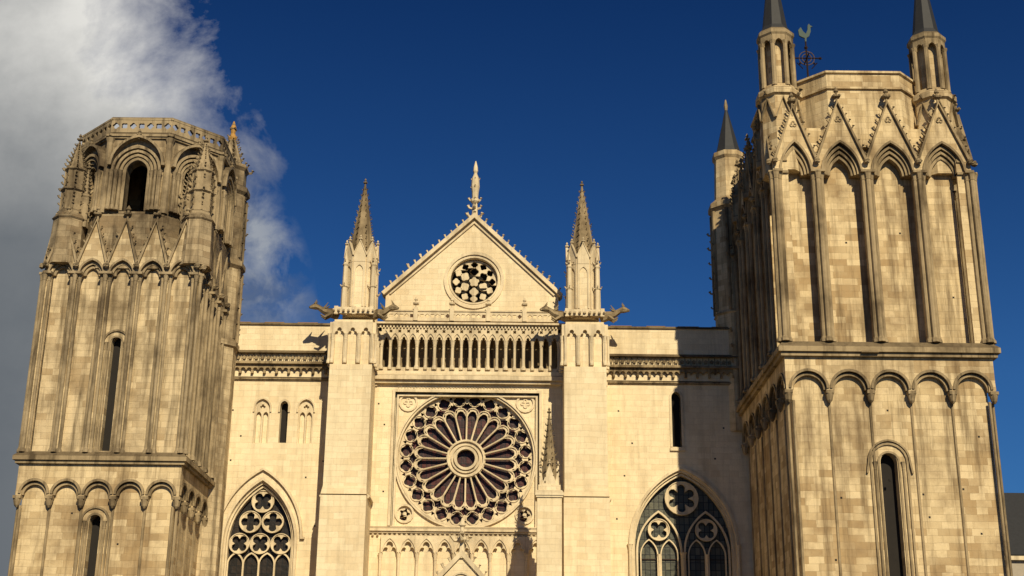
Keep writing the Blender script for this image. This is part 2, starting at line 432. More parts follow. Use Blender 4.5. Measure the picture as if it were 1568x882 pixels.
    for i in range(54): box(mc, FF, L + .3 + i * .21, L + .4 + i * .21, .2, .42, 26.28, 26.4)
    # balustrade
    n = 34; b0, b1 = -8.0, 2.9; st = (b1 - b0) / n; hs = []
    for i in range(n): hs.append(foil(b0 + (i + .5) * st, 27.08, .14, 4, pi / 4 * (i % 2), 5))
    plate(mc, FF, [(b0, 26.76), (b1, 26.76), (b1, 27.36), (b0, 27.36)], hs, .2, .34)
    box(mc, FF, b0, b1, .14, .4, 27.362, 27.47, top=(.0, .08))
    for u in (-6.0, -3.74, -1.46, .8):
        box(mc, FF, u - .13, u + .13, .12, .43, 26.76, 27.62)
        P = pt(FF, u, .28, 0); finial(mc, P[0], P[1], 27.6, .5)
    # gable
    gz, gl, gr, ga = 28.75, -8.0, 2.95, 33.95
    gc = (-2.42, 29.75); ax = -2.47
    plate(B('gable_wall', 'cream'), FF, [(gl, 26.6), (gr, 26.6), (gr, gz), (ax, ga), (gl, gz)], [circ(*gc, 1.5, 40)], -1.4, -.5)
    gw = B('gable_wall_trim', 'creamc')
    strip(gw, FF, [(gl - .1, gz - .1), (ax, ga - .0), (gr + .1, gz - .1)], .24, -1.3, -.22)
    strip(gw, FF, [(gl + .3, gz - .02), (ax, ga - .34), (gr - .3, gz - .02)], .1, -.6, -.38)
    for sg, e in ((-1, gl - .1), (1, gr + .1)):
        for k in range(15):
            t = (k + .4) / 15; u = e + (ax - e) * t; z = gz - .1 + (ga - gz + .1) * t + .26
            crocket(gw, pt(FF, u, -.5, z), (sg, 0, .6), .22)
    strip(gw, FF, circ(*gc, 1.72, 40), -.2, -.55, -.4, True)
    strip(gw, FF, circ(*gc, 1.52, 40), -.1, -.8, -.46, True)
    hs = [foil(*gc, .33, 5, pi / 2, 5)]
    for i in range(6):
        a = 2 * pi * i / 6 + pi / 6; hs.append(foil(gc[0] + .68 * cos(a), gc[1] + .68 * sin(a), .29, 4, a, 5, .62))
    for i in range(12):
        a = 2 * pi * i / 12; hs.append(foil(gc[0] + 1.15 * cos(a), gc[1] + 1.15 * sin(a), .23, 4, a, 5, .6))
    plate(gw, FF, circ(*gc, 1.45, 40), hs, -.95, -.78)
    box(B('gable_window_glass', 'dark'), FF, gc[0] - 1.6, gc[0] + 1.6, -1.9, -1.55, gc[1] - 1.6, gc[1] + 1.6)
    # apex finial: crocketed stem with a figure
    x, y = ax, .75
    lathe(gw, x, y, [(.34, 33.8), (.3, 34.2), (.2, 34.35), (.16, 35.1), (.3, 35.25), (.32, 35.4), (.2, 35.5), (.22, 35.9), (.28, 36.3), (.24, 36.9), (.14, 37.15), (.1, 37.25), (.16, 37.42), (.14, 37.7), (.03, 38.15)], 8)
    for a in range(4):
        t = a * pi / 2
        for z, s in ((34.15, .34), (34.75, .24), (35.3, .2), (36.2, .13), (36.8, .12)):
            crocket(gw, (x + .18 * cos(t), y + .18 * sin(t), z), (cos(t), sin(t), .2), s)
    pts = [(-8.1, 21.5), (-7.7, 20.2), (2.4, 20.3), (2.5, 17.2), (-7.6, 16.1), (2.3, 15.0)]
    holes_putlog(FF, pts, 0, 'putlog_holes')

def buttress(c, tdx=0):
    mw, mc = B('buttresses', 'cream'), B('buttress_carving', 'creamc')
    F = frame(c, 0, 1, 0, 0, -1); h = 1.27
    box(mw, F, -h - .06, h + .06, -.5, 2.9, 0, 15.35)
    string(mc, F, -h - .06, h + .06, 15.35, .18, .14, 2.3)
    box(mw, F, -h - .06, h + .06, -.5, 2.9, 15.42, 15.95, top=(.06, .38))
    box(mw, F, -h, h, -.5, 2.5, 15.9, 22.6)
    string(mc, F, -h, h, 22.75, .42, .22, -.4)
    box(mw, F, -h + .004, h - .004, -.5, 2.496, 22.6, 23.3)
    box(mw, F, -1.16, 1.16, -.5, 2.2, 23.3, 26.2)
    for FS, u0, u1, w in ((F, -1.2, 1.2, 2.42), (frame(c - 1.2, 0, 0, -1, -1, 0), 0, 2.3, .2), (frame(c + 1.2, 0, 0, -1, 1, 0), 0, 2.3, .2)):
        n = 3; st = (u1 - u0) / n; poly = [(u0, 26.0), (u0, 23.45)]
        for i in range(n):
            a = u0 + i * st; poly += [(a + .12, 23.45)] + trefhead(a + .12, a + st - .12, 23.5, 25.2)[1:-1] + [(a + st - .12, 23.45)]
        poly += [(u1, 23.45), (u1, 26.0)]
        plate(mc, FS, poly, [], w - .24, w)
        for i in range(n + 1): shaft(mc, FS, u0 + i * st, w, .07, 23.4, 25.25)
    string(mc, F, -1.25, 1.25, 26.05, .5, .3, -.4)
    for k in range(9): blob(mc, c - 1.2 + k * .3, -2.5, 26.72, .1)
    for k in range(3):
        box(mc, F, -1.2 + k * 1.08, -.96 + k * 1.08, 2.2, 2.42, 26.5, 27.0)
    box(mc, F, -1.2, 1.2, 2.28, 2.38, 26.55, 26.95)
    c += tdx
    cy = -1.15
    lathe(mw, c, cy, [(1.05, 26.5), (1.0, 27.2), (.98, 30.6)], 8, pi / 8)
    for i in range(8):
        a = i * pi / 4
        N = (cos(a), sin(a)); FS = frame(c + .92 * N[0], cy + .92 * N[1], -N[1], N[0], N[0], N[1])
        plate(mc, FS, [(-.36, 30.0), (.36, 30.0), (.36, 30.5), (0, 31.35), (-.36, 30.5)], [], -.1, .08)
        strip(mc, FS, [(-.4, 30.4), (0, 31.35), (.4, 30.4)], .07, 0, .13)
        plate(mc, FS, [(-.36, 27.1), (-.36, 30.02), (.36, 30.02), (.36, 27.1), (.24, 27.1)] + list(reversed(arch(-.24, .24, 29.4, .4, 5))) + [(-.24, 27.1)], [], -.05, .06)
        P = pt(FS, 0, .05, 31.35); finial(mc, P[0], P[1], 31.3, .32)
        b = a + pi / 8
        if i % 2 == 0:
            bx, by = c + 1.22 * cos(b + pi / 8), cy + 1.22 * sin(b + pi / 8)
            lathe(mc, bx, by, [(.2, 26.6), (.18, 28.3), (.24, 28.35), (.16, 28.45), (.14, 29.7), (.2, 29.8), (.14, 29.9), (.03, 30.7)], 6)
            for q in range(4): crocket(mc, (bx + .1 * cos(q * pi / 2), by + .1 * sin(q * pi / 2), 30.0), (cos(q * pi / 2), sin(q * pi / 2), .2), .14)
            for q in range(4): crocket(mc, (bx + .15 * cos(q * pi / 2), by + .15 * sin(q * pi / 2), 28.4), (cos(q * pi / 2), sin(q * pi / 2), .2), .13)
    spire(B('buttress_spires', 'towerc'), c, cy, 30.6, 35.6, .86, 8, 12, .13)
    c -= tdx
    mg = B('gargoyles', 'towerc')
    for sg in (-1, 1):
        x0, y0, z0 = c + sg * 1.0, -1.7, 26.55
        d = Vector((sg * .93, -.36, .12))
        p = [Vector((x0, y0, z0)) + d * t + Vector((0, 0, k)) for t, k in ((0, 0), (.5, .1), (.95, .12), (1.25, .25), (1.5, .28), (1.85, .12))]
        tube(mg, p, [.28, .3, .2, .16, .22, .07], 7)
        for s2 in (-1, 1):
            q = p[4] + Vector((0, s2 * .12, .15)); tube(mg, [q, q + Vector((-sg * .12, s2 * .05, .22))], [.07, .02], 4)
            q = p[1] + Vector((0, s2 * .2, -.1)); tube(mg, [q, q + d * .35 + Vector((0, 0, -.3)), q + d * .6 + Vector((0, 0, -.2))], [.12, .09, .05], 5)
            q = p[2] + Vector((0, s2 * .12, .1)); tube(mg, [q, q + Vector((-sg * .3, s2 * .2, .35))], [.1, .02], 4)

def corbel_cornice(u0, u1, part):
    """parapet, rosette frieze and corbel table on the aisle walls"""
    mw, mc, ml = B(part, 'cream'), B(part + '_carving', 'towerc'), B(part + '_lichen', 'lichen')
    box(mw, FF, u0, u1, -.6, .12, 24.75, 26.45)
    box(mc, FF, u0, u1, -.7, .24, 26.452, 26.6, top=(0, .12))
    for i in range(int((u1 - u0) / 2.1)):
        box(ml, FF, u0 + .8 + i * 2.1 + random.uniform(-.3, .3), u0 + 1.9 + i * 2.1, -.4, .135, 26.604, 26.63)
    box(mc, FF, u0, u1, -.6, .42, 24.58, 24.78, top=(0, .2))
    box(mw, FF, u0, u1, -.6, .12, 24.02, 24.58)
    n = int((u1 - u0) / .36); st = (u1 - u0) / n
    for i in range(n):
        c = u0 + (i + .5) * st
        strip(mc, FF, foil(c, 24.3, .13, 5, pi / 2, 4), .045, .1, .24, True)
        box(mc, FF, c + st / 2 - .02, c + st / 2 + .02, .1, .2, 24.04, 24.56)
    box(mc, FF, u0, u1, -.6, .5, 23.86, 24.02, top=(0, .05))
    for i in range(n):
        c = u0 + (i + .5) * st
        plate(mc, FF, [(c - st / 2, 23.855), (c - st / 2, 23.5)] + arch(c - st / 2 + .05, c + st / 2 - .05, 23.52, .13, 4) + [(c + st / 2, 23.5), (c + st / 2, 23.855)], [], -.1, .3)
        if i % 2: box(mc, FF, c + st / 2 - .07, c + st / 2 + .07, -.1, .28, 23.3, 23.498)
    box(mw, FF, u0, u1, -.6, .06, 23.12, 23.86)
    string(mc, FF, u0, u1, 22.95, .16, .16)

def rosette(m, F, c, z, R, k, rot, w, q=.86):
    plate(m, F, circ(c, z, R, 24), [foil(c, z, R * q, k, rot, 6, .5)], -.6, w)
    strip(m, F, circ(c, z, R - .05, 24), -.05, -.6, w + .06, True)

def aisle_left():
    mw, mc = B('left_aisle_wall', 'cream'), B('left_aisle_window_trim', 'creamc')
    u0, u1 = -18.2, -10.6; c = -14.85
    H = [archhole(c - 2.1, c + 2.1, 5.2, 12.9, 3.75, 12), archhole(-14.1, -13.62, 19.0, 21.3, .3, 5),
         archhole(-15.65, -14.75, 18.95, 21.15, .55, 5), archhole(-12.98, -12.08, 18.95, 21.15, .55, 5)]
    plate(mw, FF, [(u0, 0), (u1, 0), (u1, 23.1), (u0, 23.1)], H, -.8, 0)
    for a, b, in ((-15.65, -14.75), (-12.98, -12.08)):
        box(mw, FF, a - .1, b + .1, -.79, -.3, 18.8, 22.0)
        m = (a + b) / 2
        plate(mc, FF, archhole(a, b, 18.95, 21.15, .55, 5), [archhole(a + .08, m - .05, 19.0, 20.7, .25, 4), archhole(m + .05, b - .08, 19.0, 20.7, .25, 4), foil(m, 21.25, .17, 4)], -.28, -.1)
        strip(mc, FF, [(a - .02, 20.9)] + arch(a - .02, b + .02, 21.15, .57, 5) + [(b + .02, 20.9)], .1, -.1, .08)
    strip(mc, FF, [(-14.1, 20.9)] + arch(-14.1, -13.62, 21.3, .3, 5) + [(-13.62, 20.9)], .12, -.1, .09)
    box(B('left_aisle_lights', 'dark'), FF, -14.3, -13.4, -.9, -.5, 18.9, 21.9)
    for r, w, t in ((2.12, .12, .16), (2.1, -.12, -.12), (1.98, -.28, -.10)):
        strip(mc, FF, [(c - r, 5.2)] + arch(c - r, c + r, 12.9, 3.75 * r / 2.1, 12) + [(c + r, 5.2)], t, -.7, w)
    strip(mc, FF, [(c - 2.7, 13.2)] + arch(c - 2.45, c + 2.45, 13.2, 4.1, 12) + [(c + 2.7, 13.2)], .13, -.1, .2)
    rosette(mc, FF, c, 15.5, .68, 4, pi / 4, -.44)
    for s in (-1, 1): rosette(mc, FF, c + s * .67, 14.27, .66, 4, 0, -.445)
    for s in (-1, 0, 1): rosette(mc, FF, c + s * 1.24, 12.98, .62, 4, pi / 4, -.45)
    for i in range(4):
        a = c - 1.86 + i * .93
        strip(mc, FF, archhole(a + .05, a + .88, 5.3, 11.75, .62, 6), .09, -.6, -.452 - .002 * (i % 2))
    box(B('left_aisle_glass', 'glass'), FF, c - 2.2, c + 2.2, -.95, -.7, 5, 17)
    holes_putlog(FF, [(-17.0, 21.0), (-16.9, 17.9), (-11.3, 17.9), (-12.3, 16.9), (-17.2, 15.2), (-11.6, 14.0), (-16.4, 19.4)], 0, 'putlog_holes')
    corbel_cornice(u0, -10.7, 'left_parapet')

def aisle_right():
    mw, mc = B('right_aisle_wall', 'cream'), B('right_aisle_window_trim', 'creamc')
    u0, u1 = 5.4, 14.9; c = 10.35
    H = [archhole(c - 3.1, c + 3.1, 5.2, 13.0, 4.6, 14), archhole(9.86, 10.42, 19.0, 22.1, .35, 5)]
    plate(mw, FF, [(u0, 0), (u1, 0), (u1, 23.1), (u0, 23.1)], H, -.8, 0)
    strip(mc, FF, [(9.86, 19.0)] + arch(9.86, 10.42, 22.1, .35, 5) + [(10.42, 19.0)], .14, -.4, .05)
    box(mc, FF, 9.7, 10.6, -.3, .12, 18.75, 18.95)
    box(B('right_aisle_lights', 'dark'), FF, 9.7, 10.6, -.9, -.5, 18.9, 22.6)
    for r, w, t in ((3.12, .1, .16), (3.1, -.1, -.12), (2.98, -.24, -.11)):
        strip(mc, FF, [(c - r, 5.2)] + arch(c - r, c + r, 13.0, 4.6 * r / 3.1, 14) + [(c + r, 5.2)], t, -.7, w)
    shaft(mc, FF, c - 3.2, .1, .1, 5, 13.1); shaft(mc, FF, c + 3.2, .1, .1, 5, 13.1)
    gl = B('right_aisle_glass', 'glassb')
    rosette(mc, FF, c, 15.95, 1.02, 6, pi / 6, -.40, .84)
    for s in (-1, 1):
        k = c + s * 1.42
        rosette(mc, FF, k, 14.05, .66, 4, pi / 4, -.42)
        strip(mc, FF, archhole(k - 1.38, k + 1.38, 5.4, 12.7, 2.5, 10), -.11, -.6, -.38)
        for q in (-1, 1):
            strip(mc, FF, archhole(k + q * .6 - .54, k + q * .6 + .54, 5.4, 12.55, .95, 7), -.07, -.6, -.43)
        shaft(mc, FF, k, -.42, .07, 5.4, 12.6)
    shaft(mc, FF, c, -.38, .12, 5.4, 12.7)
    box(gl, FF, c - 3.2, c + 3.2, -.95, -.7, 5, 18)
    for z in (6.5, 8, 9.5, 11, 12.3): box(B('window_bars', 'iron'), FF, c - 2.9, c + 2.9, -.64, -.61, z, z + .05)
    holes_putlog(FF, [(6.6, 21.2), (6.9, 17.2), (13.0, 20.2), (7.4, 19.2), (12.4, 18.3), (6.4, 14.6)], 0, 'putlog_holes')
    corbel_cornice(5.6, u1 - .1, 'right_parapet')

def portal():
    mw, mc = B('portal_porch', 'cream'), B('portal_carving', 'creamc')
    F = frame(XC, -6, 1, 0, 0, -1)
    def porch(F, hw, zt, d):
        plate(mw, F, [(-hw, 0), (-hw * .55, 0)] + arch(-hw * .55, hw * .55, 4.6, hw * .75, 8) + [(hw * .55, 0), (hw, 0), (hw, 6.6), (0, zt - .3), (-hw, 6.6)], [foil(0, zt - 1.75, .42, 3, pi / 2, 6)] if zt > 10 else [], -d, 0)
        strip(mc, F, [(-hw - .1, 6.5), (0, zt - .25), (hw + .1, 6.5)], .24, -.4, .15)
        strip(mc, F, circ(0, zt - 1.75, .55, 20), -.1, 0, .09, True)
        for k in range(4):
            q = hw * .55 + .18 * k
            strip(mc, F, arch(-q, q, 4.6, q * 1.36, 8), .1, 0, .08 + .03 * k)
        for s in (-1, 1):
            for k in range(14):
                t = (k + .4) / 14; u = s * hw * (1 - t); z = 6.5 + (zt - .25 - 6.5) * t + .25
                crocket(mc, pt(F, u, -.1, z), (s, 0, .6), .2)
    porch(F, 4.6, 11.75, 1.2)
    lathe(mc, XC, -5.9, [(.25, 11.4), (.18, 11.7), (.12, 12.2), (.3, 12.4), (.3, 12.55), (.12, 12.7), (.1, 13.1), (.2, 13.2), (.04, 13.6)], 8)
    for a in range(4): crocket(mc, (XC + .15 * cos(a * pi / 2), -5.9 + .15 * sin(a * pi / 2), 12.35), (cos(a * pi / 2), sin(a * pi / 2), 0), .36)
    box(mw, F, -5.0, -4.2, -5.99, -1.2, 0, 6.2); box(mw, F, 4.2, 5.0, -5.99, -1.2, 0, 6.2); box(mw, F, -5, 5, -5.99, -1.2, 6.2, 6.5)
    for x in (-14.6, 10.2):
        F2 = frame(x, -4.2, 1, 0, 0, -1); porch(F2, 3.2, 8.6, 4.0)
    x = 2.2
    F = frame(x, -6, 1, 0, 0, -1)
    box(mw, F, -.68, .68, -1.4, 0, 0, 14.9); string(mc, F, -.68, .68, 14.9, .3, .12, -1.4)
    box(mw, F, -.62, .62, -1.3, -.06, 15.0, 15.5)
    for i in range(4):
        a = i * pi / 2; FS = frame(x + .5 * cos(a), -5.32 + .5 * sin(a), -sin(a), cos(a), cos(a), sin(a))
        plate(mc, FS, [(-.45, 15.4), (.45, 15.4), (0, 16.7)], [], -.2, .05)
        P = pt(FS, 0, 0, 0); finial(mc, P[0], P[1], 16.6, .25)
    spire(B('portal_pinnacle', 'towerc'), x, -5.32, 15.4, 19.7, .55, 8, 12, .12)

# ================================================================== TOWERS
def octpts(cx, cy, ap):
    R = ap / cos(pi / 8); return [(cx + R * cos(pi / 8 + i * pi / 4), cy + R * sin(pi / 8 + i * pi / 4)) for i in range(8)]
def broach(m, x0, x1, y0, y1, z0, cx, cy, ap, z1):
    o = octpts(cx, cy, ap)
    sq = [(x1, cy + (y1 - cy) * .42), (cx + (x1 - cx) * .42, y1), (cx - (cx - x0) * .42, y1), (x0, cy + (y1 - cy) * .42),
          (x0, cy - (cy - y0) * .42), (cx - (cx - x0) * .42, y0), (cx + (x1 - cx) * .42, y0), (x1, cy - (cy - y0) * .42)]
    cor = [(x1, y1), (x0, y1), (x0, y0), (x1, y0)]
    vs = [(p[0], p[1], z0) for p in sq] + [(p[0], p[1], z1) for p in o] + [(p[0], p[1], z0) for p in cor]
    fs = []
    for i in range(8):
        j = (i + 1) % 8; fs.append((i, j, 8 + j, 8 + i))
    fs += [(0, 16, 1), (2, 17, 3), (4, 18, 5), (6, 19, 7)]
    m.add(vs, fs)
def octframe(cx, cy, ap, i):
    a = i * pi / 4; N = (cos(a), sin(a)); return frame(cx + ap * N[0], cy + ap * N[1], -N[1], N[0], N[0], N[1])

def pinn(m, x, y, z0, zsh, ztop, r, n=8, tiers=2):
    prof = [(r * 1.15, z0), (r * 1.15, z0 + .3), (r, z0 + .4)]
    dz = (zsh - z0 - .4) / tiers
    for t in range(tiers):
        zz = z0 + .4 + dz * (t + 1); rr = r * (1 - .12 * t)
        prof += [(rr, zz - .2), (rr * 1.22, zz - .1), (rr * 1.2, zz), (rr * .88, zz + .05)]
    lathe(m, x, y, prof, n, pi / 8)
    for t in range(tiers):
        zz = z0 + .4 + dz * (t + 1); rr = r * (1 - .12 * t)
        for i in range(n):
            a = 2 * pi * i / n + pi / 8
            for q in (.15, .15 + dz * .33, .15 + dz * .66):
                crocket(m, (x + rr * cos(a), y + rr * sin(a), zz - q), (cos(a), sin(a), .1), .17)
            lathe(m, x + rr * cos(a), y + rr * sin(a), [(.055, zz - dz), (.055, zz - .15)], 5)
    spire(m, x, y, zsh, ztop, r * .85, n, 6, .16)

def left_tower():
    mw, mc = B('left_tower_walls', 'tower'), B('left_tower_carving', 'towerc')
    m2, m2c = B('left_tower_middle_stage', 'ltower'), B('left_tower_gablets', 'ltowerc')
    mb, mbc = B('left_tower_belfry', 'belfry'), B('left_tower_belfry_carving', 'ltowerc')
    X0, X1, Y0, Y1 = -26.3, -17.6, -9.0, -.3
    Fr = frame(0, Y0, 1, 0, 0, -1); Rt = frame(X1, 0, 0, 1, 1, 0); Lf = frame(X0, 0, 0, 1, -1, 0)
    d = .3; cx, cy = (X0 + X1) / 2, (Y0 + Y1) / 2
    sl = cx - .05
    def facewall(m, F, u0, u1, z0, z1, w, hole=None):
        plate(m, F, [(u0, z0), (u1, z0), (u1, z1), (u0, z1)], [hole] if hole else [], w - .7, w)
    facewall(mw, Fr, X0 + d, X1 - d, 0, 15.8, -d, archhole(sl - .3, sl + .3, 4, 12.8, .35, 5))
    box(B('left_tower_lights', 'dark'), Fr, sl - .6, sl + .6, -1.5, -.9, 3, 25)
    facewall(mw, Rt, Y0 + d + .7, Y1 + .4, 0, 15.79, -d); facewall(mw, Lf, Y0 + d + .7, Y1, 0, 15.79, -d)
    box(mw, Fr, X0 + 1.2, X1 - 1.2, -8.5, -7.8, 0, 27)
    slit(mw, mc, None, Fr, sl, 4, 12.8, .32, d)
    us = [X0 + .12 + i * (X1 - X0 - .24) / 5 for i in range(6)]
    corbel_arcade(mw, mc, Fr, us, 14.05, 15.8, 1.0, d, 0, (.117, .117))
    uy = [Y0 + .12 + i * (Y1 - Y0 - .24) / 5 for i in range(6)]
    corbel_arcade(mw, mc, Rt, uy, 14.05, 15.79, 1.0, d, 0, (.117, .3))
    corbel_arcade(mw, mc, Lf, uy, 14.05, 15.79, 1.0, d, 0, (.117, .3))
    box(mw, Fr, X0 + .02, X1 - .02, -8.7, -.02, 15.78, 16.1)
    string(mc, Fr, X0, X1, 15.95, .5, .3, -9.0)
    d2 = .42
    facewall(m2, Fr, X0 + d2, X1 - d2, 16.1, 28.2, -d2, archhole(cx - .27, cx + .27, 16.6, 22.7, .4, 5))
    facewall(m2, Rt, Y0 + d2 + .7, Y1, 16.1, 28.19, -d2); facewall(m2, Lf, Y0 + d2 + .7, Y1, 16.1, 28.19, -d2)
    slit(m2, m2c, None, Fr, cx, 16.5, 22.7, .3, d2)
    us = [X0 + .1 + i * (X1 - X0 - .2) / 5 for i in range(6)]; uy = [Y0 + .1 + i * (Y1 - Y0 - .2) / 5 for i in range(6)]
    for F, q in ((Fr, us), (Rt, uy), (Lf, uy)):
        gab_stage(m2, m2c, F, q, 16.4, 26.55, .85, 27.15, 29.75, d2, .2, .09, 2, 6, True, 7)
    strip(m2c, Rt, [(-5.0, 18)] + arch(-5.0, -4.4, 22, .4, 5) + [(-4.4, 18)], .1, -d2, -d2 + .09)
    cx += .2; ap = 4.2
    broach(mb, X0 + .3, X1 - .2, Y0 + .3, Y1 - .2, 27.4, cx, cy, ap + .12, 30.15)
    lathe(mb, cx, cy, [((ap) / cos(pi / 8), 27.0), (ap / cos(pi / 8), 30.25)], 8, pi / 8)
    for i in range(8):
        F = octframe(cx, cy, ap, i); hw = ap * math.tan(pi / 8)
        string(mbc, F, -hw, hw, 30.12, .22, .12, -.5)
        z0, z1 = 30.3, 35.1
        o = .62
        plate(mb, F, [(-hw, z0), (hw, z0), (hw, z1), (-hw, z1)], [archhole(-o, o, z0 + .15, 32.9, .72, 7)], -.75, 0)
        for k, (r, w) in enumerate(((o + .0, .06), (o + .2, .14), (o + .42, .24), (o + .66, .33))):
            strip(mbc, F, [(-r, z0 + .2)] + arch(-r, r, 32.9, .75 * (r / o) ** .85, 8) + [(r, z0 + .2)], .15, -.1, w)
        for s in (-1, 1):
            for q in (.28, .52, .8): shaft(mbc, F, s * (o + q), .2 + .1 * (q > .4), .08, z0 + .15, 32.9)
        strip(mbc, F, [(-1.65, 33.2)] + arch(-1.45, 1.45, 33.2, 1.75, 8) + [(1.65, 33.2)], .14, -.1, .42)
        finial(mbc, *pt(F, 0, .3, 0)[:2], 34.9, .4)
        e = octpts(cx, cy, ap)[i]
        lathe(mbc, e[0], e[1], [(.26, 30.3), (.22, 30.8), (.2, 34.7), (.3, 35.0)], 8)
        string(mbc, F, -hw - .05, hw + .05, 35.1, .3, .2, -.5)
        n = 7; hh = ap * math.tan(pi / 8) + .02; st = 2 * hh / n
        plate(mbc, F, [(-hh, 35.4), (hh, 35.4), (hh, 36.2), (-hh, 36.2)], [foil(-hh + (j + .5) * st, 35.82, .2, 4, pi / 4 * (j % 2), 5) for j in range(n)], -.12, .06)
        string(mbc, F, -hh, hh, 36.2, .2, .08, -.2)
    lathe(B('left_tower_roof', 'slate'), cx, cy, [(4.2, 35.0), (4.2, 35.25)], 8, pi / 8)
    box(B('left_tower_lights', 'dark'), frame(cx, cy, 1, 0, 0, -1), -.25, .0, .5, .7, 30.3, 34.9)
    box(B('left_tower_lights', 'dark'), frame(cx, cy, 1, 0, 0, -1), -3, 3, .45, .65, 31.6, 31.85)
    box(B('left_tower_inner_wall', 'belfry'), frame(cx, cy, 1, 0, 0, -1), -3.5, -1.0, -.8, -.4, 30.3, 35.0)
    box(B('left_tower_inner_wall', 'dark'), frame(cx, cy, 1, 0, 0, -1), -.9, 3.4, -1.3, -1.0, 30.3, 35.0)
    for sx, sy in ((-1, -1), (1, -1), (-1, 1)):
        px, py = cx + sx * 3.7, cy + sy * 3.7
        lathe(mb, px, py, [(1.0, 27.2), (.9, 29.9), (1.0, 30.0), (.75, 30.35)], 8, pi / 8)
        pinn(m2c, px, py, 30.2, 33.2, 35.0, .62)
        for dd in (-.8, .8):
            pinn(m2c, px - sx * max(0, dd) * .9 + 0, py - sy * max(0, -dd) * .9, 29.6, 31.6, 33.2, .3, 6, 1)
    cx -= .2
    tx, ty = X1 - .6, Y1 - .7
    lathe(m2, tx, ty, [(1.35, 0), (1.35, 24.5), (1.5, 24.6), (1.5, 24.9), (1.32, 25.1), (1.3, 29.6), (1.5, 29.8), (1.5, 30.1), (1.25, 30.3)], 8, pi / 8)
    lathe(mb, tx, ty, [(1.25, 30.3), (1.22, 34.6), (1.42, 34.8), (1.42, 35.1), (1.1, 35.3), (1.1, 36.3), (1.25, 36.5), (1.2, 36.7), (.85, 36.9)], 8, pi / 8)
    for i in range(8):
        a = pi / 8 + i * pi / 4
        for z0, z1, r in ((25.1, 29.6, 1.32), (30.4, 34.5, 1.24)):
            lathe(m2c, tx + r * cos(a), ty + r * sin(a), [(.1, z0), (.1, z1)], 6)
            for k in range(4): crocket(m2c, (tx + r * cos(a), ty + r * sin(a), z0 + .8 + k), (cos(a), sin(a), .1), .16)
        crocket(m2c, (tx + 1.2 * cos(a), ty + 1.2 * sin(a), 36.5), (cos(a), sin(a), .1), .25)
    spire(mbc, tx, ty, 36.8, 39.2, .85, 8, 6, .22)
    lathe(B('left_tower_turret_finial', 'lichen'), tx, ty, [(.2, 38.5), (.3, 38.8), (.14, 39.1), (.2, 39.5), (.04, 40.0)], 8)
    pts = [(X0 + random.uniform(.8, 8), random.uniform(5, 13.3)) for _ in range(6)]
    holes_putlog(Fr, pts, -d, 'putlog_holes')

